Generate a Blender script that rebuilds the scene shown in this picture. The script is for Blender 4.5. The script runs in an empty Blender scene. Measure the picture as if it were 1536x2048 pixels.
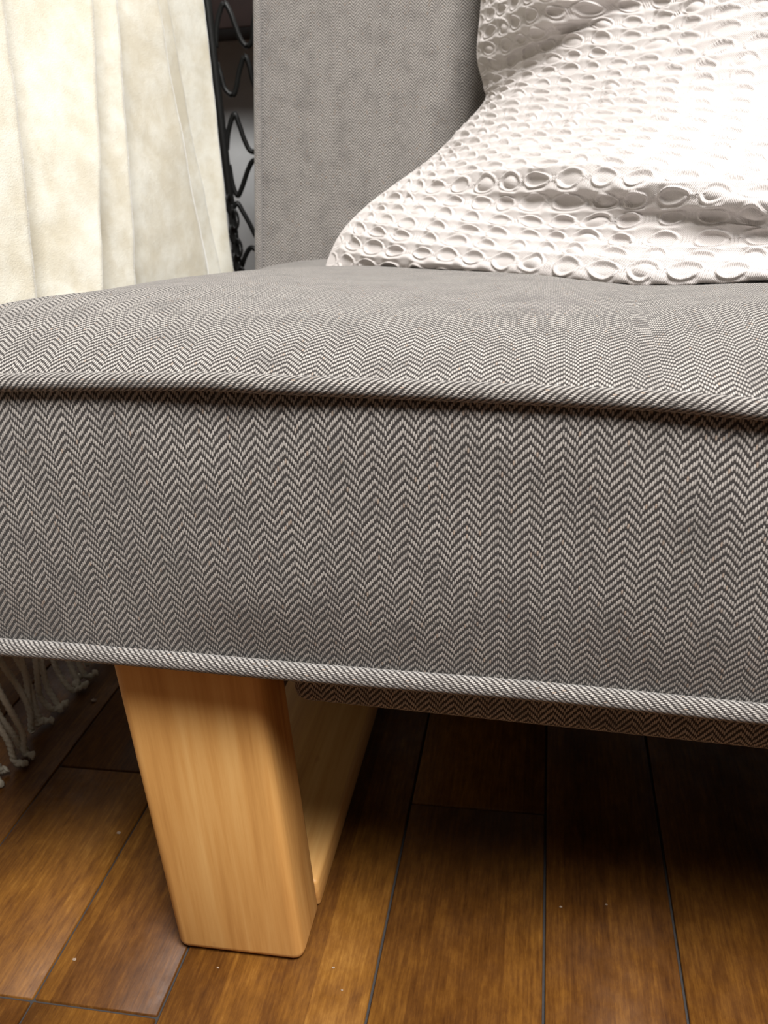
import bpy, bmesh, math, random
import numpy as np
from mathutils import Matrix, Vector

random.seed(7); np.random.seed(7)
S = bpy.context.scene
C = S.collection

# ------------------------------------------------------------------ camera
cd = bpy.data.cameras.new('camera'); cam = bpy.data.objects.new('camera', cd); C.objects.link(cam)
cd.sensor_fit = 'HORIZONTAL'; cd.sensor_width = 36.0; cd.lens = 1731 / 1536 * 36.0
cd.clip_start = 0.02
R = ((0.98310784, -0.02084104, 0.18183683),
     (0.17425003, 0.41054754, -0.89503500),
     (-0.05599920, 0.91160099, 0.40724405))
cam.matrix_world = Matrix(((*R[0], 0), (*R[1], 0), (*R[2], 0.5), (0, 0, 0, 1)))
cd.dof.use_dof = True; cd.dof.focus_distance = 0.46; cd.dof.aperture_fstop = 25
S.camera = cam

# ------------------------------------------------------------------ light
W = bpy.data.worlds.new('room_light'); S.world = W; W.use_nodes = True
W.node_tree.nodes['Background'].inputs[0].default_value = (1.0, 0.985, 0.96, 1)
W.node_tree.nodes['Background'].inputs[1].default_value = 0.07
def area(name, loc, target, size, power, col):
    l = bpy.data.lights.new(name, 'AREA'); l.shape = 'RECTANGLE'; l.size, l.size_y = size
    l.energy = power; l.color = col
    o = bpy.data.objects.new(name, l); C.objects.link(o); o.location = loc
    o.rotation_euler = (Vector(target) - Vector(loc)).to_track_quat('-Z', 'Y').to_euler()
    return o
area('overhead_key_light', (0.62, -0.42, 2.34), (0.10, 0.45, 0.2), (1.0, .80), 108, (1.0, 0.985, 0.965))  # unseen source: broad key light added just below the ceiling
S.view_settings.view_transform = 'Standard'; S.view_settings.look = 'None'
S.view_settings.gamma = 1.0; S.view_settings.use_curve_mapping = False
S.view_settings.exposure = 0.38

# ------------------------------------------------------------------ node helpers
class N:
    def __init__(s, name):
        s.m = bpy.data.materials.new(name); s.m.use_nodes = True
        s.t = s.m.node_tree; s.b = s.t.nodes['Principled BSDF']
    def n(s, typ, **kw):
        d = s.t.nodes.new(typ)
        for k, v in kw.items(): setattr(d, k, v)
        return d
    def put(s, sock, v):
        if isinstance(v, bpy.types.NodeSocket): s.t.links.new(v, sock)
        elif v is not None: sock.default_value = v
    def M(s, op, a, b=None, c=None, clamp=False):
        d = s.n('ShaderNodeMath', operation=op); d.use_clamp = clamp
        for i, v in enumerate((a, b, c)): s.put(d.inputs[i], v)
        return d.outputs[0]
    def coord(s, which):
        return s.n('ShaderNodeTexCoord').outputs[which]
    def mapping(s, vec, scale=(1, 1, 1), loc=(0, 0, 0)):
        d = s.n('ShaderNodeMapping'); s.put(d.inputs['Vector'], vec)
        s.put(d.inputs['Scale'], scale); s.put(d.inputs['Location'], loc); return d.outputs[0]
    def noise(s, vec, scale, detail=2, rough=.5, out=0, dim='3D'):
        d = s.n('ShaderNodeTexNoise'); d.noise_dimensions = dim
        if vec is not None: s.put(d.inputs['Vector'], vec)
        s.put(d.inputs['Scale'], scale); s.put(d.inputs['Detail'], detail); s.put(d.inputs['Roughness'], rough)
        return d.outputs[out]
    def mix(s, f, a, b, blend='MIX'):
        d = s.n('ShaderNodeMix', data_type='RGBA', blend_type=blend)
        s.put(d.inputs[0], f); s.put(d.inputs[6], a); s.put(d.inputs[7], b); return d.outputs[2]
    def ramp(s, f, stops):
        d = s.n('ShaderNodeValToRGB'); s.put(d.inputs[0], f); e = d.color_ramp.elements
        while len(e) < len(stops): e.new(.5)
        for i, (p, c) in enumerate(stops): e[i].position = p; e[i].color = c
        return d.outputs[0]
    def smooth(s, v, a, b, lo=0., hi=1.):
        d = s.n('ShaderNodeMapRange', interpolation_type='SMOOTHSTEP')
        s.put(d.inputs[0], v)
        for i, x in enumerate((a, b, lo, hi)): d.inputs[i + 1].default_value = x
        return d.outputs[0]
    def bump(s, h, dist, strength=1.0):
        d = s.n('ShaderNodeBump'); s.put(d.inputs['Height'], h)
        s.put(d.inputs['Distance'], dist); s.put(d.inputs['Strength'], strength)
        s.put(s.b.inputs['Normal'], d.outputs[0])
    def set(s, **kw):
        for k, v in kw.items(): s.put(s.b.inputs[k.replace('_', ' ')], v)
        return s.m

def fabric(name, dark, light, half=7, thread=0.00098, pitch=0.0041, step=.265):
    """woven herringbone: warp floats stepped along zigzag columns; UVs are in metres"""
    m = N(name)
    uv = m.n('ShaderNodeUVMap').outputs[0]
    dn = m.n('ShaderNodeTexNoise'); m.put(dn.inputs['Vector'], uv); m.put(dn.inputs['Scale'], 45.); m.put(dn.inputs['Detail'], 2.)
    off = m.n('ShaderNodeVectorMath', operation='SUBTRACT'); m.put(off.inputs[0], dn.outputs[1]); off.inputs[1].default_value = (.5, .5, .5)
    sc = m.n('ShaderNodeVectorMath', operation='SCALE'); m.put(sc.inputs[0], off.outputs[0]); sc.inputs['Scale'].default_value = .0010
    ad = m.n('ShaderNodeVectorMath', operation='ADD'); m.put(ad.inputs[0], uv); m.put(ad.inputs[1], sc.outputs[0])
    sx = m.n('ShaderNodeSeparateXYZ'); m.put(sx.inputs[0], ad.outputs[0])
    u, v = sx.outputs[0], sx.outputs[1]
    U = m.M('DIVIDE', u, thread)
    idx = m.M('FLOOR', U); fx = m.M('SUBTRACT', U, idx)
    per = m.M('FLOOR', m.M('DIVIDE', idx, 2. * half))
    j = m.M('SUBTRACT', idx, m.M('MULTIPLY', per, 2. * half))
    tri = m.M('SUBTRACT', float(half), m.M('ABSOLUTE', m.M('SUBTRACT', j, float(half))))
    ph = m.M('ADD', m.M('SUBTRACT', m.M('DIVIDE', v, pitch), m.M('MULTIPLY', tri, step)), m.M('MULTIPLY', per, .265))
    # every thread a little out of step
    wn = m.n('ShaderNodeTexWhiteNoise', noise_dimensions='1D'); m.put(wn.inputs['W'], idx)
    ph = m.M('ADD', ph, m.M('MULTIPLY', wn.outputs[0], .12))
    pf = m.M('FLOOR', ph); fy = m.M('SUBTRACT', ph, pf)
    a = m.M('DIVIDE', m.M('SUBTRACT', fy, .33), .315)
    b = m.M('DIVIDE', m.M('SUBTRACT', m.M('SUBTRACT', fx, .5), m.M('MULTIPLY', m.M('SUBTRACT', fy, .33), .35)), .50)
    # slanted little stitches
    fib = m.noise(uv, 2400., 3, .65)
    r2 = m.M('ADD', m.M('POWER', m.M('ABSOLUTE', a), 2.4), m.M('POWER', m.M('ABSOLUTE', b), 2.4))
    r2 = m.M('ADD', r2, m.M('MULTIPLY', m.M('SUBTRACT', fib, .5), 2.4))
    mask = m.smooth(r2, 1.3, .35)
    h = m.smooth(r2, 1.4, .0)
    cell = m.n('ShaderNodeCombineXYZ'); m.put(cell.inputs[0], idx); m.put(cell.inputs[1], pf)
    w2 = m.n('ShaderNodeTexWhiteNoise', noise_dimensions='2D'); m.put(w2.inputs['Vector'], cell.outputs[0])
    blotch = m.noise(uv, 38., 3, .55)
    lt = m.mix(m.M('MULTIPLY', w2.outputs[0], .55), light, tuple(x * .62 for x in light[:3]) + (1,))
    tint = m.mix(m.smooth(w2.outputs[0], .975, .99, 0, .6), lt, (.50, .36, .26, 1))
    dk = m.mix(fib, tuple(x * .25 for x in dark[:3]) + (1,), tuple(x * 2.3 for x in dark[:3]) + (1,))
    mk = m.M('MULTIPLY', mask, m.smooth(blotch, .15, .62, .62, 1.0))
    mk = m.M('MULTIPLY', mk, m.smooth(fib, .30, .62, .55, 1.0))
    col = m.mix(mk, dk, tint)
    # loose pale fibres of lint
    lint = m.smooth(m.noise(m.mapping(uv, (1, .25, 1)), 900., 1, .4), .77, .83)
    col = m.mix(m.M('MULTIPLY', lint, .35), col, (.62, .58, .55, 1))
    m.bump(m.M('ADD', h, m.M('MULTIPLY', fib, .35)), .00045, .8)
    return m.set(Base_Color=col, Roughness=.92, Sheen_Weight=.25, Sheen_Roughness=.5, Specular_IOR_Level=.15)

TWEED = fabric('herringbone_tweed', (.027, .023, .0212, 1), (.56, .515, .470, 1))
TWEED_CORD = fabric('herringbone_tweed_cut_for_piping', (.027, .023, .0212, 1), (.56, .515, .470, 1), 18, .00075, .0031)

def wood_leg(name, L):
    m = N(name)
    co = m.coord('Object')
    g = m.noise(m.mapping(co, L(.06)), 55., 5, .6)
    g2 = m.noise(m.mapping(co, L(.03)), 260., 3, .6)
    big = m.noise(m.mapping(co, L(.25)), 9., 2)
    f = m.M('ADD', m.M('MULTIPLY', g, .7), m.M('MULTIPLY', g2, .3))
    c = m.ramp(f, [(.32, (.47, .215, .055, 1)), (.5, (.66, .345, .105, 1)), (.68, (.77, .45, .16, 1))])
    c = m.mix(m.smooth(big, .35, .7, 0, .35), c, (.52, .235, .065, 1))
    fl = m.smooth(m.noise(m.mapping(co, L(.5)), 60., 2), .72, .8)
    c = m.mix(m.M('MULTIPLY', fl, .35), c, (.44, .20, .06, 1))
    m.bump(g2, .0003, .25)
    return m.set(Base_Color=c, Roughness=.48, Specular_IOR_Level=.35)
LEGWOOD = wood_leg('oiled_alder_upright', lambda k: (1, 1, k))
RUNWOOD = wood_leg('oiled_alder_lengthwise', lambda k: (1, k, 1))

def floor_wood():
    m = N('dark_stained_plank')
    co = m.coord('Object')
    inf = m.n('ShaderNodeObjectInfo').outputs['Random']
    vv = m.n('ShaderNodeVectorMath', operation='ADD'); m.put(vv.inputs[0], co)
    cx = m.n('ShaderNodeCombineXYZ'); m.put(cx.inputs[0], m.M('MULTIPLY', inf, 7.)); m.put(cx.inputs[1], m.M('MULTIPLY', inf, 13.))
    m.put(vv.inputs[1], cx.outputs[0]); p = vv.outputs[0]
    strips = m.n('ShaderNodeTexWhiteNoise', noise_dimensions='1D')
    sp = m.n('ShaderNodeSeparateXYZ'); m.put(sp.inputs[0], p)
    m.put(strips.inputs['W'], m.M('FLOOR', m.M('DIVIDE', m.M('ADD', sp.outputs[0], m.M('MULTIPLY', m.noise(p, 3., 1), .004)), .029)))
    g = m.noise(m.mapping(p, (1, .07, 1)), 420., 4, .7)
    fig = m.noise(m.mapping(p, (1, .42, 1)), 110., 5, .72)
    big = m.noise(m.mapping(p, (1, .4, 1)), 11., 3)
    f = m.M('ADD', m.M('ADD', m.M('MULTIPLY', g, .34), m.M('MULTIPLY', fig, .34)), m.M('MULTIPLY', big, .32))
    f = m.M('ADD', f, m.M('MULTIPLY', m.M('SUBTRACT', strips.outputs[0], .5), .10))
    f = m.M('ADD', f, m.M('MULTIPLY', m.M('SUBTRACT', inf, .5), .08))
    c = m.ramp(f, [(.34, (.046, .0155, .0034, 1)), (.48, (.098, .0365, .0066, 1)), (.60, (.170, .069, .0112, 1)), (.74, (.29, .135, .026, 1))])
    sm = m.noise(p, 30., 4, .7)
    m.bump(m.M('ADD', m.M('MULTIPLY', g, .7), m.M('MULTIPLY', sm, .4)), .0004, .35)
    return m.set(Base_Color=c, Roughness=m.smooth(sm, .3, .7, .36, .55), Specular_IOR_Level=.22)
PLANK = floor_wood()

def plain(name, col, rough=.6, metal=0., noise_scale=None, amp=.15, bump=0, spec=.5):
    m = N(name)
    if noise_scale:
        n = m.noise(m.coord('Object'), noise_scale, 4, .6)
        c = m.mix(n, tuple(x * (1 - amp) for x in col[:3]) + (1,), tuple(min(1, x * (1 + amp)) for x in col[:3]) + (1,))
        if bump: m.bump(n, bump, .6)
    else: c = col
    return m.set(Base_Color=c, Roughness=rough, Metallic=metal, Specular_IOR_Level=spec)
SUBFLOOR = plain('dusty_groove', (.030, .026, .025, 1), .9, 0, 400., .4)
IRON = plain('blackened_iron', (.014, .014, .013, 1), .42, .0, 300., .3, .0004)
WALLM = plain('grey_wall_paint', (.72, .73, .73, 1), .9, 0, 60., .06, .0004)
ROOMM = plain('unseen_wall_near_black', (.045, .042, .040, 1), .9, 0, 60., .06)  # unseen walls, near black so little light bounces under the sofa
CEILM = plain('white_ceiling_paint', (.6, .59, .58, 1), .9, 0, 60., .04)
SHELFM = plain('dark_walnut', (.020, .010, .008, 1), .6, 0, 40., .4)
FRINGE = plain('undyed_cotton_cord', (.58, .53, .42, 1), .95, 0, 900., .35, .0006, .1)
CRUMB = plain('pale_crumb', (.30, .22, .16, 1), .8, 0, 900., .2)

def velvet():
    m = N('cream_crushed_velvet')
    co = m.coord('Object')
    a = m.noise(co, 38., 5, .65); b = m.noise(m.mapping(co, (1, 1, .45)), 14., 4, .6); n = m.noise(co, 900., 2, .6)
    c = m.mix(m.smooth(m.M('ADD', m.M('MULTIPLY', a, .5), m.M('MULTIPLY', b, .5)), .36, .64), (.57, .52, .41, 1), (.69, .665, .58, 1))
    m.bump(m.M('ADD', m.M('MULTIPLY', n, .25), m.M('ADD', m.M('MULTIPLY', a, .5), b)), .004, .45)
    return m.set(Base_Color=c, Roughness=.85, Sheen_Weight=.7, Sheen_Roughness=.35, Specular_IOR_Level=.1)
VELVET = velvet()

def waffle_cloth():
    m = N('pale_blush_waffle_cotton')
    uv = m.n('ShaderNodeUVMap').outputs[0]
    sx = m.n('ShaderNodeSeparateXYZ'); m.put(sx.inputs[0], uv)
    tw = m.M('SINE', m.M('MULTIPLY', m.M('ADD', sx.outputs[0], sx.outputs[1]), 2 * math.pi / .0011))
    tv = m.M('SINE', m.M('MULTIPLY', sx.outputs[0], 2 * math.pi / .0009))
    n = m.noise(uv, 900., 3, .6)
    c = m.mix(n, (.49, .452, .434, 1), (.57, .528, .508, 1))
    m.bump(m.M('ADD', m.M('ADD', m.M('MULTIPLY', tw, .25), m.M('MULTIPLY', tv, .25)), m.M('MULTIPLY', n, .8)), .0005, .55)
    return m.set(Base_Color=c, Roughness=.9, Sheen_Weight=.15, Specular_IOR_Level=.12)
WAFFLE = waffle_cloth()

# ------------------------------------------------------------------ mesh helpers
def link(o, parent=None):
    C.objects.link(o)
    if parent: o.parent = parent
    return o
def tag(o, label=None, cat=None, group=None, kind=None):
    for k, v in (('label', label), ('category', cat), ('group', group), ('kind', kind)):
        if v: o[k] = v
    return o
def empty(name, loc=(0, 0, 0)):
    o = bpy.data.objects.new(name, None); o.location = loc; o.empty_display_size = .05
    return link(o)
def raw(name, V, F, mat, parent=None, UV=None, smooth=True):
    me = bpy.data.meshes.new(name); V = np.asarray(V, float); F = np.asarray(F, np.int32)
    me.vertices.add(len(V)); me.vertices.foreach_set('co', V.ravel())
    k = F.shape[1]
    me.loops.add(F.size); me.loops.foreach_set('vertex_index', F.ravel())
    me.polygons.add(len(F)); me.polygons.foreach_set('loop_start', np.arange(0, F.size, k, dtype=np.int32))
    if smooth: me.polygons.foreach_set('use_smooth', np.ones(len(F), bool))
    if UV is not None:
        l = me.uv_layers.new(name='UVMap'); l.data.foreach_set('uv', np.asarray(UV, float)[F.ravel()].ravel())
    me.update(calc_edges=True); me.validate()
    me.materials.append(mat)
    return link(bpy.data.objects.new(name, me), parent)
def gridfaces(n, m, off=0, flip=False):
    i, j = np.meshgrid(np.arange(n - 1), np.arange(m - 1), indexing='ij')
    a = (i * m + j).ravel() + off
    q = np.stack([a, a + m, a + m + 1, a + 1], 1)
    return q[:, ::-1] if flip else q
def catmull(P, n):
    """open Catmull-Rom through P (k,d), n samples"""
    P = np.asarray(P, float); k = len(P)
    E = np.vstack([2 * P[:1] - P[1:2], P, 2 * P[-1:] - P[-2:-1]])
    t = np.linspace(0, k - 1, n); i = np.minimum(t.astype(int), k - 2); f = (t - i)
    f = f.reshape((-1,) + (1,) * (P.ndim - 1))
    a, b, c, d = E[i], E[i + 1], E[i + 2], E[i + 3]
    return .5 * (2 * b + (c - a) * f + (2 * a - 5 * b + 4 * c - d) * f ** 2 + (3 * b - a - 3 * c + d) * f ** 3)
def tube(name, path, r, mat, parent=None, seg=12, closed=False, u0=0., twist=0., lobes=0, smooth=True):
    """tube along path; r scalar or per-point; UVs in metres (u around, v along)"""
    P = np.asarray(path, float); n = len(P); r = np.broadcast_to(np.asarray(r, float), (n,))
    T = np.roll(P, -1, 0) - np.roll(P, 1, 0) if closed else np.gradient(P, axis=0)
    T /= np.linalg.norm(T, axis=1)[:, None] + 1e-12
    ref = np.array([0, 0, 1.]) if abs(T[:, 2]).mean() < .8 else np.array([1., 0, 0])
    Bn = np.cross(T, ref); Bn /= np.linalg.norm(Bn, axis=1)[:, None] + 1e-12
    Nn = np.cross(Bn, T)
    d = np.concatenate([[0], np.cumsum(np.linalg.norm(np.diff(P, axis=0), axis=1))])
    th = np.linspace(-.75 * np.pi, 1.25 * np.pi, seg + 1)
    rr = r[:, None] * (1 + (.24 * np.cos(lobes * th[None] - twist * d[:, None]) if lobes else 0 * th[None]))
    V = P[:, None] + rr[..., None] * (np.cos(th)[None, :, None] * Bn[:, None] + np.sin(th)[None, :, None] * Nn[:, None])
    UV = np.stack(np.broadcast_arrays((th[None] + .25 * np.pi) * r.mean() + u0, d[:, None]), -1)
    F = gridfaces(n, seg + 1, flip=True)
    Vf = V.reshape(-1, 3); UVf = UV.reshape(-1, 2); Fl = [F]
    if closed:
        Vf = np.vstack([Vf, V[0]]); UVf = np.vstack([UVf, UV[0] + [0, d[-1] + .001]])
        base = (n - 1) * (seg + 1); nb = n * (seg + 1); a = np.arange(seg)
        Fl.append(np.stack([base + a, nb + a, nb + a + 1, base + a + 1], 1)[:, ::-1])
    else:
        for e, i0 in ((0, 0), (n - 1, (n - 1) * (seg + 1))):
            ci = len(Vf); Vf = np.vstack([Vf, P[e]]); UVf = np.vstack([UVf, UV[e, 0]])
            a = i0 + np.arange(0, seg, 2)
            q = np.stack([np.full_like(a, ci), a, a + 1, a + 2], 1)
            Fl.append(q if e else q[:, ::-1])
    return raw(name, Vf, np.vstack(Fl), mat, parent, UVf, smooth)
def box(name, lo, hi, mat, parent=None, bev=0., seg=3, origin=None):
    bm = bmesh.new(); bmesh.ops.create_cube(bm, size=1)
    o = Vector(origin) if origin else Vector((0, 0, 0))
    for v in bm.verts:
        v.co = Vector([lo[k] + (hi[k] - lo[k]) * (v.co[k] + .5) for k in range(3)]) - o
    if bev: bmesh.ops.bevel(bm, geom=bm.edges[:], offset=bev, segments=seg, profile=.5, affect='EDGES')
    me = bpy.data.meshes.new(name)
    for f in bm.faces: f.smooth = bool(bev)
    uvl = bm.loops.layers.uv.new('UVMap')
    for f in bm.faces:
        ax = max(range(3), key=lambda k: abs(f.normal[k]))
        for l in f.loops:
            p = l.vert.co + o
            l[uvl].uv = ((p.y, p.z), (p.x, p.z), (p.x, p.y))[ax]
    bm.to_mesh(me); bm.free(); me.materials.append(mat)
    ob = link(bpy.data.objects.new(name, me), parent)
    if origin: ob.location = o
    return ob
def vnoise(x, y, seed=0):
    """smooth 2-D value noise in -1..1"""
    rs = np.random.RandomState(seed); T = rs.rand(64, 64) * 2 - 1
    xi, yi = np.floor(x).astype(int), np.floor(y).astype(int); fx, fy = x - xi, y - yi
    fx = fx * fx * (3 - 2 * fx); fy = fy * fy * (3 - 2 * fy)
    g = lambda a, b: T[a % 64, b % 64]
    return (g(xi, yi) * (1 - fx) + g(xi + 1, yi) * fx) * (1 - fy) + (g(xi, yi + 1) * (1 - fx) + g(xi + 1, yi + 1) * fx) * fy

# ------------------------------------------------------------------ floor and wall
fl = box('floor', (-1.6, -1.2, -.03), (1.8, 1.82, -.0022), SUBFLOOR); tag(fl, 'dark stained wooden plank floor under the sofa', None, None, 'structure')
xs = [-1.6, -1.5, -1.40, -1.29, -1.19, -1.10, -.99, -.89, -.80, -.70, -.61, -.51, -.417, -.317, -.231, -.101, .006, .0915, .200, .307, .392, .50, .607, .693, .80, .91, 1.0, 1.1, 1.21, 1.3, 1.4, 1.5, 1.6, 1.7, 1.8]
joints = {11: [-.5, .12, .98], 12: [-.62, .33, .543, 1.2], 13: [-.4, .33, .9, 1.5], 14: [-.75, .02, .70, 1.4], 15: [-.9, -.1, .533, 1.3], 16: [-.6, .16, .92], 17: [-.3, .27 - .5, .83], 18: [-.8, -.05, .66, 1.4]}
g = .0009
for i in range(len(xs) - 1):
    js = joints.get(i)
    if js is None:
        js = []; y = -1.2 + random.uniform(.3, .9)
        while y < 1.7: js.append(y); y += random.uniform(.6, .95)
    ys = [-1.2] + sorted(js) + [1.82]
    for a, b in zip(ys[:-1], ys[1:]):
        box('plank', (xs[i] + g, a + g, -.014), (xs[i + 1] - g, b - g, random.uniform(-.0002, .0)), PLANK, fl, .0008, 1, origin=(xs[i], a, -.014))
w = box('wall_back', (-1.6, 1.82, -.03), (1.8, 1.92, 2.5), WALLM); tag(w, 'grey painted wall behind the sofa', None, None, 'structure')

for nm, lo, hi in (('wall_left', (-1.7, -1.2, -.03), (-1.6, 1.82, 2.5)), ('wall_right', (1.8, -1.2, -.03), (1.9, 1.82, 2.5)),
                   ('wall_front', (-1.7, -1.3, -.03), (1.9, -1.2, 2.5)), ('ceiling', (-1.7, -1.3, 2.5), (1.9, 1.92, 2.6))):
    o = box(nm, lo, hi, CEILM if nm == 'ceiling' else ROOMM); tag(o, kind='structure')

# ------------------------------------------------------------------ sofa
sofa = empty('sofa', (0.4, .65, 0))
tag(sofa, 'brown grey herringbone tweed sofa with piped edges and pale wooden legs', 'sofa')
SO = Vector(sofa.location)
def under(o):   # parent to the sofa keeping the world place
    o.parent = sofa; o.location = Vector(o.location) - SO; return o

def cushion(name, a0, a1, b0, b1, fmap, cb, ct, rad, bulge, crown, pip_r, vscale=1., nw=46, lift=0., grain=1.):
    """boxed cushion with piped edges. plan (a,b), height c -> fmap; crown(a,b,d) adds height to the top panel"""
    L = []   # plan outline, starting on the front edge, anticlockwise seen from the top
    def seg(p, q, step=.006):
        n = max(2, int(math.dist(p, q) / step))
        for k in range(n): L.append((p[0] + (q[0] - p[0]) * k / n, p[1] + (q[1] - p[1]) * k / n))
    def arc(cx, cy, t0):
        for k in range(8):
            t = t0 + math.pi / 2 * k / 8; L.append((cx + rad * math.cos(t), cy + rad * math.sin(t)))
    seg((a0 + rad, b0), (a1 - rad, b0)); arc(a1 - rad, b0 + rad, -math.pi / 2)
    seg((a1, b0 + rad), (a1, b1 - rad), .012); arc(a1 - rad, b1 - rad, 0)
    seg((a1 - rad, b1), (a0 + rad, b1), .03); arc(a0 + rad, b1 - rad, math.pi / 2)
    seg((a0, b1 - rad), (a0, b0 + rad), .012); arc(a0 + rad, b0 + rad, math.pi)
    L = np.array(L); n = len(L)
    T = np.roll(L, -1, 0) - np.roll(L, 1, 0); T /= np.linalg.norm(T, axis=1)[:, None]
    out = np.stack([T[:, 1], -T[:, 0]], 1)
    s = np.concatenate([[0], np.cumsum(np.linalg.norm(np.diff(np.vstack([L, L[:1]]), axis=0), axis=1))]) + a0 + rad
    # boxing
    t = np.linspace(0, 1, 21)
    prof = bulge * (1 - np.abs(2 * t - 1) ** 2.2)
    Lc = np.vstack([L, L[:1]]); oc = np.vstack([out, out[:1]])
    A = Lc[:, None, 0] + oc[:, None, 0] * prof; B = Lc[:, None, 1] + oc[:, None, 1] * prof
    Cc = np.broadcast_to(cb + (ct - cb) * t, A.shape)
    wob = .0016 * vnoise(A * 14 + 5, Cc * vscale * 22 + B * 14, 3)
    A = A + oc[:, None, 0] * wob; B = B + oc[:, None, 1] * wob
    V = [fmap(A, B, Cc).reshape(-1, 3)]; UV = [np.stack([np.broadcast_to(s[:, None], A.shape), Cc * vscale], -1).reshape(-1, 2)]
    F = [gridfaces(n + 1, len(t), flip=False)]; off = (n + 1) * len(t)
    # top panel: rings shrinking towards the middle
    half = min(a1 - a0, b1 - b0) / 2
    r = np.linspace(0, 1, nw) ** 1.8
    ca, cbm = np.clip(Lc[:, 0], a0 + half, a1 - half), np.clip(Lc[:, 1], b0 + half, b1 - half)
    A = Lc[:, None, 0] + (ca - Lc[:, 0])[:, None] * r; B = Lc[:, None, 1] + (cbm - Lc[:, 1])[:, None] * r
    D = np.minimum(np.minimum(A - a0, a1 - A), np.minimum(B - b0, b1 - B)); D = np.maximum(D, r * .0 + 1e-5)
    Z = ct + crown(A, B, D)
    V.append(fmap(A, B, Z).reshape(-1, 3)); UV.append(np.stack([A, B + .6 * (Z - ct)], -1).reshape(-1, 2))
    F.append(gridfaces(n + 1, nw, off)); off += (n + 1) * nw
    # bottom panel
    r2 = np.linspace(0, 1, 5)
    A = Lc[:, None, 0] + (ca - Lc[:, 0])[:, None] * r2; B = Lc[:, None, 1] + (cbm - Lc[:, 1])[:, None] * r2
    V.append(fmap(A, B, np.full_like(A, cb)).reshape(-1, 3)); UV.append(np.stack([A, B], -1).reshape(-1, 2))
    F.append(gridfaces(n + 1, 5, off, flip=True))
    ob = raw(name, np.vstack(V), np.vstack(F), TWEED, None, np.vstack(UV) * grain)
    for c, ro in ((ct, pip_r[0]), (cb, pip_r[1])):
        PA = L + out * ro * .55
        pp = fmap(PA[:, 0], PA[:, 1], np.full(n, c + (lift if c == ct else 0)))
        q = tube('piping', pp, ro, TWEED_CORD, ob, 20, closed=True, u0=0. if c == ct else 18 * .00075)
    return ob

# seat: plan is (x, y); it leans back a little and its top front edge sags to the right
TX = [-.5, -.26, -.15, -.05, 0, .05, .09, .13, .2, .35, .6, 1.3]
TZ = [.399, .3990, .400, .396, .3938, .3918, .3885, .384, .385, .389, .392, .394]
BX = [-.5, -.25, -.1, .1, 1.3]; BZ = [.2485, .2485, .247, .2435, .242]
SEAT_CB, SEAT_CT = 0.0, 1.0
def seat_map(a, b, c):
    a, b, c = np.broadcast_arrays(a, b, c)
    x = a; y = b - .030 * (np.clip(a, -.4, .5) + .25) * np.clip(1 - (b - .36) / .5, 0, 1)
    zt = np.interp(a, TX, TZ); zb = np.interp(a, BX, BZ)
    edge = np.clip(1 - (b - .36) / .12, 0, 1)
    zt = zt * edge + .394 * (1 - edge)
    tilt = -.084 * (b - .36)
    h = np.where(c <= 1, zb + (zt - zb) * c, zt + (c - 1))
    yw = .0025 * vnoise(a * 9 + 3, c * 0 + 2.5, 11) * edge
    return np.stack([x, y + yw, h + tilt], -1)
def seat_crown(a, b, d):
    z = .0235 * (1 - np.exp(-d / .040)) + .004 * np.clip(d / .3, 0, 1)
    z = z + .016 * (1 - np.exp(-d / .05)) * np.exp(-(np.clip(a + .30, 0, 9) / .16) ** 2) * np.exp(-(np.clip(b - .5, 0, 9) / .25) ** 2)
    inside = np.clip((b - (.70 - .62 * np.clip(a, -.2, .13))) / .06, 0, 1) * np.clip((a + .24) / .05, 0, 1)
    z = z - .0065 * inside
    xc = .047 + .03 * (b - .38)
    env = np.clip((b - .36) / .03, 0, 1) * np.exp(-np.clip(b - .50, 0, 9) / .05)
    z = z - .0034 * np.exp(-np.abs((a - xc) / .006) ** 1.3) * env - .003 * np.exp(-((a - xc) / .05) ** 2) * env
    z = z - .004 * np.exp(-(((a - .055) / .06) ** 2 + ((b - .62) / .07) ** 2))
    z = z - .004 * np.exp(-((a + .08) / .03) ** 2) * np.exp(-((b - .37) / .03) ** 2)
    z = z + .0018 * vnoise(a * 11, b * 11, 5) * np.clip(d / .04, 0, 1)
    return z
seat = cushion('seat_cushion', -.365, 1.15, .362, 1.10, seat_map, 0., 1., .035, .006, seat_crown, (.0044, .0050), .147)
under(seat)

# backrest: plan is (x, distance up the recline)
TH = math.radians(19.5)
def back_map(a, b, c):
    a, b, c = np.broadcast_arrays(a, b, c)
    up = np.array([0, math.sin(TH), math.cos(TH)]); nf = np.array([0, -math.cos(TH), math.sin(TH)])
    o = np.array([0, 1.035, .325])
    return np.stack([a, o[1] + up[1] * b + nf[1] * (c - .10), o[2] + up[2] * b + nf[2] * (c - .10)], -1)
def back_crown(a, b, d):
    z = .011 * (1 - np.exp(-d / .09)) + .0010 * vnoise(a * 9, b * 9, 8)
    return z
back = cushion('backrest', -.345, 1.15, 0., .62, back_map, 0., .10, .02, .004, back_crown, (.0048, .0045), lift=.0045, grain=1.14)
under(back)

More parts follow.
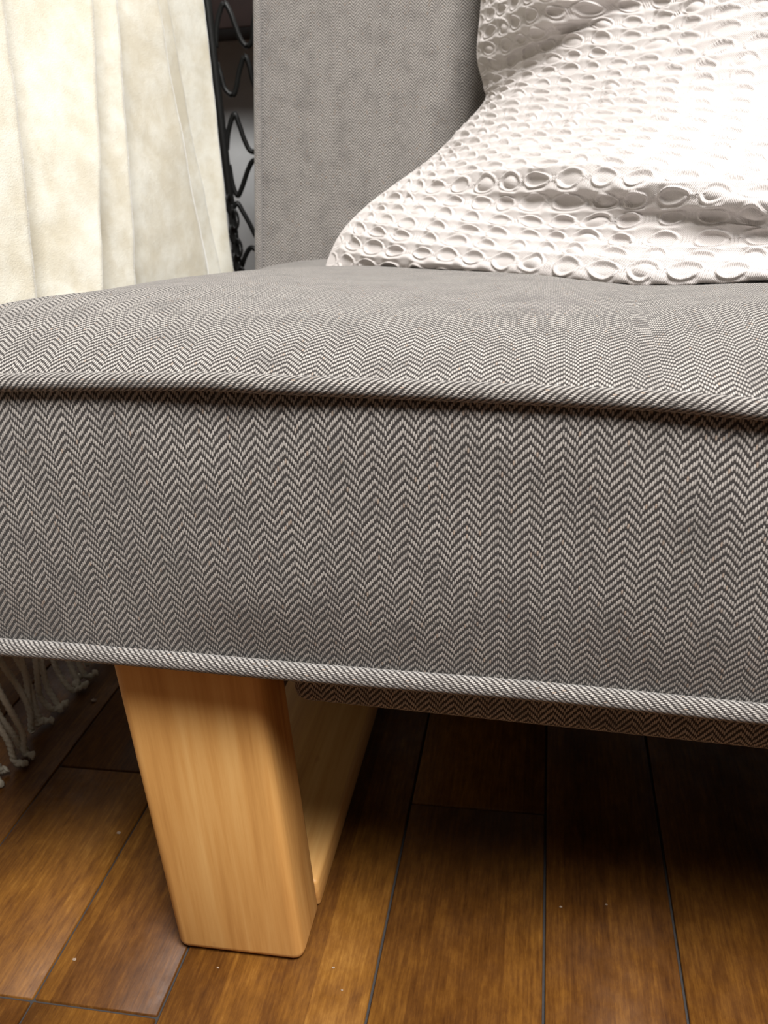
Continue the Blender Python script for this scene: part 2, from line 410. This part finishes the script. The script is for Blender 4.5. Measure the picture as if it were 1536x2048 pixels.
rail = box('base_rail', (-.142, .398, .1940), (1.12, .96, .262), TWEED, None, .008, 3)
bm = bmesh.new(); bm.from_mesh(rail.data)
for xc in (0., .15, .3, .6):
    bmesh.ops.bisect_plane(bm, geom=bm.verts[:] + bm.edges[:] + bm.faces[:], plane_co=(xc, 0, 0), plane_no=(1, 0, 0))
for v in bm.verts:
    f = min(v.co.x + .14, .35)
    if v.co.y < .6: v.co.y -= .034 * f
    if v.co.z < .23: v.co.z -= .026 * f
bm.to_mesh(rail.data); bm.free()
under(rail)
for k, x0 in enumerate((-.237, .93)):
    leg = box('leg', (x0, .378, 0), (x0 + .088, .424, .262), LEGWOOD, None, .0075, 4, origin=(x0, .378, 0))
    for v in leg.data.vertices: v.co.x -= .0055 * v.co.z / .25 * (1 if k == 0 else -1)
    under(leg)
    under(box('leg', (x0, .905, 0), (x0 + .088, .948, .235), LEGWOOD, None, .0085, 4, origin=(x0, .905, 0)))
    under(box('runner', (x0, .424, 0), (x0 + .088, .907, .024), RUNWOOD, None, .003, 2, origin=(x0, .424, 0)))

# ------------------------------------------------------------------ pillow
PR = np.array([
 [(-0.199,0.790,0.380),(-0.124,0.740,0.381),(-0.037,0.685,0.382),(0.058,0.620,0.383),(0.136,0.585,0.389),(0.217,0.560,0.389)],
 [(-0.199,0.785,0.388),(-0.121,0.725,0.397),(-0.036,0.665,0.400),(0.055,0.600,0.401),(0.129,0.565,0.406),(0.207,0.540,0.407)],
 [(-0.187,0.800,0.413),(-0.125,0.755,0.423),(-0.038,0.700,0.421),(0.057,0.630,0.416),(0.133,0.585,0.414),(0.213,0.560,0.412)],
 [(-0.169,0.830,0.432),(-0.111,0.785,0.439),(-0.039,0.725,0.441),(0.057,0.645,0.436),(0.133,0.595,0.429),(0.214,0.570,0.424)],
 [(-0.146,0.850,0.448),(-0.095,0.800,0.458),(-0.032,0.735,0.465),(0.056,0.645,0.459),(0.130,0.590,0.446),(0.210,0.565,0.439)],
 [(-0.111,0.900,0.472),(-0.069,0.860,0.482),(-0.010,0.800,0.488),(0.067,0.715,0.483),(0.141,0.655,0.471),(0.224,0.620,0.465)],
 [(-0.072,0.990,0.514),(-0.045,0.930,0.520),(0.002,0.880,0.526),(0.076,0.800,0.521),(0.154,0.740,0.506),(0.247,0.700,0.495)],
 [(-0.072,1.015,0.531),(-0.047,0.975,0.543),(0.001,0.915,0.560),(0.075,0.866,0.574),(0.141,0.812,0.576),(0.257,0.758,0.553)],
 [(-0.079,1.020,0.562),(-0.047,0.970,0.569),(0.000,0.900,0.581),(0.074,0.870,0.601),(0.141,0.830,0.605),(0.256,0.770,0.579)],
 [(-0.076,1.045,0.614),(-0.043,0.985,0.617),(-0.001,0.910,0.621),(0.073,0.890,0.637),(0.143,0.860,0.643),(0.266,0.820,0.619)],
 [(-0.076,1.100,0.702),(-0.043,1.070,0.703),(-0.002,1.050,0.711),(0.077,0.990,0.714),(0.155,0.970,0.717),(0.292,0.930,0.690)],
 [(-0.075,1.165,0.800),(-0.040,1.150,0.800),(0.000,1.140,0.805),(0.080,1.130,0.815),(0.165,1.120,0.815),(0.300,1.090,0.790)]])
ext = [PR]
last = PR[:, -1:]
ext.append(last + np.array([.085, .02, .0]))
endc = last.copy(); endc += np.array([.15, .10, .0]); endc[:, 0, 1] = np.maximum(endc[:, 0, 1], .70 + .03 * np.arange(12))
ext.append(endc)
PR = np.concatenate(ext, 1)
pillow = empty('throw_pillow', (.1, .75, .375))
tag(pillow, 'pale blush waffle weave pillow slumped against the sofa backrest', 'pillow')
def panel(name, P, nu, nv, waffle, flip):
    G = catmull(P, nv)                                     # rows
    G = catmull(G.transpose(1, 0, 2), nu).transpose(1, 0, 2)
    du = np.linalg.norm(np.diff(G, axis=1), axis=2); U = np.concatenate([np.zeros((nv, 1)), np.cumsum(du, 1)], 1)
    dv = np.linalg.norm(np.diff(G, axis=0), axis=2); Vv = np.concatenate([np.zeros((1, nu)), np.cumsum(dv, 0)], 0)
    k = max(3, nu // 10); ker = np.ones(k) / k             # even the grain out sideways
    Vs = np.stack([np.convolve(np.pad(r, k, mode='edge'), ker, 'same')[k:-k] for r in Vv])
    Uq, Vq = U / .0292, Vs / .0162
    Uq = Uq + .20 * vnoise(Uq * .45, Vq * .5, 21) + .10 * vnoise(Uq * 1.3, Vq * 1.2, 22)
    Vq = Vq + .14 * vnoise(Uq * .4 + 9, Vq * .4, 23) + .09 * vnoise(Uq * 1.4, Vq * 1.3 + 7, 24)
    ci, cj = np.floor(Uq + .5), np.floor(Vq + .5)
    hsh = lambda p, q, sd: (np.sin(p * 127.1 + q * 311.7 + sd * 74.7) * 43758.5453) % 1.0
    rnd = hsh(ci, cj, 1); rn2 = hsh(np.floor(Uq), np.floor(Vq), 2); rn3 = hsh(ci, np.floor(Vq), 3)
    sst = lambda e0, e1, t: (lambda q: q * q * (3 - 2 * q))(np.clip((t - e0) / (e1 - e0), 0, 1))
    x = np.abs(Uq - ci) * 2                                # 0 at ring centres, 1 at the bridges
    vr = Vq - cj                                           # from the ring's own centre
    dV = (Vq - np.floor(Vq)) - .5; dU = (Uq - np.floor(Uq)) - .5
    rr = np.sqrt((x / (.56 + .24 * rn2)) ** 2 + ((vr + .06 * (x - .4) * (rnd - .5)) / (.30 + .10 * rnd)) ** 2)
    cord = np.exp(-((rr - 1) / .16) ** 2) * (.35 + .65 * np.clip(np.abs(vr) / .25, 0, 1))
    recess = np.clip(1 - rr ** 2, 0, 1) ** .6
    flo = np.exp(-(dV / .10) ** 2) * (1 - sst(.30, .75, x)) * (.5 + .8 * rn3)
    puff = np.clip(1 - ((1 - x) / .62) ** 2 - (dV / .36) ** 2, 0, 1)
    brid = sum(np.exp(-((dU - q) / .022) ** 2) for q in (-.075, 0, .075)) * np.exp(-(vr / .20) ** 2)
    row = np.exp(-((dV + .10 * np.cos(2 * np.pi * Uq)) / .17) ** 2)           # the rows swell between the rings
    h = .75 * cord + .75 * flo + (.25 + .55 * rn2) * puff + .38 * brid + .55 * row - (.12 + .48 * (1 - rnd) ** 1.5) * recess
    h = h + 1.1 * sst(.72, .85, rnd) * np.clip(1 - (rr / .8) ** 2, 0, 1)      # some rings puff out instead
    h = h * (1 + .25 * vnoise(Uq * .7, Vq * .7, 33)) + .6 * vnoise(Uq * .35, Vq * .35, 34)
    nrm = np.cross(np.gradient(G, axis=1), np.gradient(G, axis=0)); nrm /= np.linalg.norm(nrm, axis=2)[..., None] + 1e-12
    if flip: nrm = -nrm
    ii = np.minimum(np.arange(nu), np.arange(nu)[::-1])[None] / nu * 40; jj = np.minimum(np.arange(nv), np.arange(nv)[::-1])[:, None] / nv * 22
    fade = np.clip(np.minimum(ii, jj), 0, 1)
    G = G + nrm * (h * waffle * fade)[..., None]
    o = np.array(pillow.location)
    return raw(name, G.reshape(-1, 3) - o, gridfaces(nv, nu, flip=not flip), WAFFLE, pillow, np.stack([U, Vs], -1).reshape(-1, 2))
nr, nc = PR.shape[:2]
panel('front_panel', PR, 940, 900, .0025, False)
ri = np.sin(np.pi * np.arange(nr) / (nr - 1))[:, None]; cj = np.sin(np.pi * np.arange(nc) / (nc - 1))[None]
PB = PR.copy(); PB[..., 1] += .17 * np.sqrt(ri * cj); PB[..., 2] += -.0 * ri * cj
lim = 1.035 + math.tan(TH) * (PB[..., 2] - .325) - .026
lim = np.maximum(lim, PR[..., 1])
PB[..., 1] = np.minimum(PB[..., 1], lim)
panel('back_panel', PB, 220, 220, .002, True)

# ------------------------------------------------------------------ throw blanket on the iron stand
throw = empty('throw_blanket', (-.46, .85, 0))
tag(throw, 'cream crushed velvet throw with knotted fringe hanging beside the sofa', 'blanket')
TO = np.array(throw.location)
FOLD = [(.30, .24), (.42, .37), (.52, .48), (.62, .585), (.76, .70), (.887, .801), (.962, .899), (1.055, 1.10), (1.125, 1.165), (1.225, 1.195)]
AMP = [.03, .03, .03, .034, .034, .044, .032, .040, .022, .030]
nz, ny = 150, 420
zz = np.linspace(.15, 1.0, nz); q = np.linspace(0, len(FOLD) - 1, ny)
k = np.minimum(q.astype(int), len(FOLD) - 2); r = q - k
top = np.array([f[0] for f in FOLD]); bot = np.array([f[1] for f in FOLD]); amp = np.array(AMP)
tz = ((zz - .36) / .28)[:, None]
tz = np.where(tz > 1, 1 + .35 * (tz - 1), np.where(tz < 0, .6 * tz, tz))
yk = bot[k] + (top[k] - bot[k]) * tz; yk1 = bot[k + 1] + (top[k + 1] - bot[k + 1]) * tz
Y = yk + (yk1 - yk) * r
ramp = np.where(r < .86, (r / .86) ** 1.25, .5 + .5 * np.cos(np.pi * (r - .86) / .14))
ramp = ramp * (amp[np.minimum(k + 1, len(AMP) - 1)])
X = -.468 + ramp[None] + .004 * vnoise(Y * 7, zz[:, None] * 4 + 0 * Y, 41) + .0012 * vnoise(Y * 22, zz[:, None] * 16 + 0 * Y, 42)
X = X + .0006 * vnoise(Y * 40 + zz[:, None] * 30, zz[:, None] * 45 - Y * 12, 43)
hang = np.clip((zz - .93) / .07, 0, 1)[:, None]
X = X * (1 - hang) + -.482 * hang
Zc = np.broadcast_to(zz[:, None], X.shape)
front = np.stack([X, Y, Zc], -1)
# over the bar and down the far side
over = []
for t in np.linspace(0, math.pi, 8)[1:]:
    row = front[-1].copy(); row[:, 0] = -.497 + .015 * math.cos(t); row[:, 2] = 1.0 + .015 * math.sin(t); over.append(row)
for z in np.linspace(.97, .45, 40):
    row = front[-1].copy(); row[:, 0] = -.515 - .02 * (1 - (z - .45) / .52) * ((r * 2 - 1) ** 2); row[:, 2] = z; over.append(row)
G = np.concatenate([front, np.array(over)], 0)
cl = raw('cloth', G.reshape(-1, 3) - TO, gridfaces(len(G), ny, flip=True), VELVET, throw)
so = cl.modifiers.new('thickness', 'SOLIDIFY'); so.thickness = .003; so.offset = 0
# fringe: twisted cords that reach the floor and turn out on it
rs = random.Random(5)
y = .30
cord = None
while y < 1.18:
    x0 = -.472 + .35 * (float(np.interp(y, Y[0], X[0])) + .468); n = 26
    d = rs.uniform(.0, .016); sw = rs.uniform(-.02, .02); lean = rs.uniform(-.020, .020); lift = rs.uniform(.0, .010)
    pts = []
    for t in np.linspace(0, 1, n):
        if t < .68:
            s = t / .68; z = .156 - (.156 - .010) * s
            pts.append((x0 + .006 * s * s + .004 * math.sin(5 * s + y * 40), y + lean * s + .003 * math.sin(7 * s + y * 70), z))
        else:
            s = (t - .68) / .32
            pts.append((x0 + .006 + d * s, y + lean + sw * s, .010 - .0055 * math.sin(min(1, s * 1.6) * math.pi / 2) + lift * s * s))
    P = catmull(np.array(pts)[::3], 110) - TO
    rad = np.full(110, .0027); rad[-14:] *= np.concatenate([np.linspace(1, 1.3, 9), np.linspace(1.2, .45, 5)])
    tube('fringe_strand', P, rad, FRINGE, throw, 10, lobes=2, twist=1100)
    y += rs.uniform(.008, .016)

stand = empty('iron_stand', (-.50, .85, 0))
tag(stand, 'black wrought iron stand with wavy rods behind the cream throw', 'stand')
IO = np.array(stand.location)
def rod(name, pts, r, n=40, seg=10):
    return tube(name, catmull(np.array(pts), n) - IO, r, IRON, stand, seg)
for yy in (.20, 1.39):
    rod('post', [(-.500, yy, .0), (-.500, yy, .4), (-.497, yy, .98)], .0065, 20)
    rod('foot', [(-.60, yy, .008), (-.50, yy, .012), (-.44 if yy < 1 else -.40, yy, .008)], .008, 12)
rod('top_bar', [(-.497, .20, .985), (-.497, .8, .985), (-.497, 1.40, .985)], .009, 12)
rod('top_bar', [(-.497, 1.40, .90), (-.3, 1.40, .90), (-.10, 1.40, .90)], .007, 12)
rod('post', [(-.10, 1.40, .0), (-.10, 1.40, .5), (-.10, 1.40, .905)], .008, 16)
RODS = [[(-.499,.620),(-.495,.643),(-.487,.665),(-.478,.677),(-.470,.664),(-.464,.644),(-.458,.627),(-.450,.619),(-.441,.626),(-.437,.645),(-.428,.67)],
 [(-.500,.60),(-.496,.583),(-.492,.564),(-.481,.555),(-.474,.565),(-.467,.585),(-.456,.606),(-.450,.594),(-.446,.570),(-.435,.55),(-.42,.56)],
 [(-.501,.479),(-.494,.507),(-.482,.529),(-.476,.513),(-.470,.490),(-.462,.475),(-.448,.476),(-.436,.49)],
 [(-.500,.457),(-.498,.427),(-.492,.411),(-.483,.423),(-.470,.448),(-.459,.461),(-.445,.455)],
 [(-.506,.375),(-.502,.391),(-.494,.399),(-.486,.385),(-.477,.366),(-.468,.346),(-.455,.335)],
 [(-.510,.328),(-.508,.312),(-.501,.300),(-.490,.319),(-.478,.330),(-.460,.315)],
 [(-.500,.80),(-.49,.75),(-.478,.705),(-.468,.70),(-.455,.72),(-.44,.75)]]
for rr_ in RODS:
    for sh in (0, .12, .24):
        rod('wavy_rod', [(x + sh, 1.405, z) for x, z in rr_], .0040, 60, 8)
# little twisted links hanging down the post
for kz in range(9):
    zc = .40 - kz * .022; pts = []
    for t in np.linspace(0, 2 * math.pi, 17):
        c_, s_ = math.cos(t) * .006, math.sin(t) * .014
        pts.append((-.497 + .006 * (kz % 2) + (c_ if kz % 2 else c_ * .4), 1.375 + (0 if kz % 2 else c_), zc + s_))
    rod('chain_link', pts, .0022, 34, 6)

shelf = empty('wall_shelf', (-.35, 1.66, .66))
tag(shelf, 'dark brown wooden shelf on the wall above the iron stand', 'shelf')
SH = (-.35, 1.66, .66)
def shelf_part(name, lo, hi, mat, bev):
    o = box(name, lo, hi, mat, None, bev, 2); o.parent = shelf; o.location = Vector(o.location) - Vector(SH); return o
shelf_part('board', (-1.3, 1.62, .665), (.9, 1.82, .80), SHELFM, .004)
for x in (-1.1, .7): shelf_part('bracket', (x, 1.64, .60), (x + .03, 1.82, .665), IRON, .003)

# ------------------------------------------------------------------ crumbs on the floor
CR = [(-.431, .635, .0026, 'largest pale crumb on the dark floor, past the blanket fringe'),
      (-.326, .473, .0014, 'small pale crumb on the plank left of the wooden leg'),
      (-.304, .361, .0011, 'longish crumb on the plank nearest the lower left corner'),
      (-.205, .368, .0007, 'tiny crumb on the floor just in front of the wooden leg'),
      (-.129, .378, .0008, 'tiny pale crumb just right of the wooden leg'),
      (-.120, .363, .0006, 'faint crumb in front of the one right of the leg'),
      (.017, .445, .0009, 'tiny crumb under the sofa edge beside the middle plank joint'),
      (.048, .451, .0007, 'rightmost of the tiny crumbs under the sofa edge')]
for i, (x, y, s, lab) in enumerate(CR):
    bm = bmesh.new(); bmesh.ops.create_icosphere(bm, subdivisions=2, radius=1)
    for v in bm.verts:
        f = 1 + .35 * math.sin(7 * v.co.x + 3 * i) * math.cos(5 * v.co.y + i)
        v.co = Vector((v.co.x * s * f * 1.2, v.co.y * s * f * .8, (v.co.z * .5 + .42) * s * f))
    zmin = min(v.co.z for v in bm.verts)
    for v in bm.verts: v.co.z -= zmin
    me = bpy.data.meshes.new('crumb'); bm.to_mesh(me); bm.free(); me.materials.append(CRUMB)
    o = link(bpy.data.objects.new('crumb', me)); o.location = (x, y, 0)
    tag(o, lab, 'crumb', 'crumbs on the plank floor')
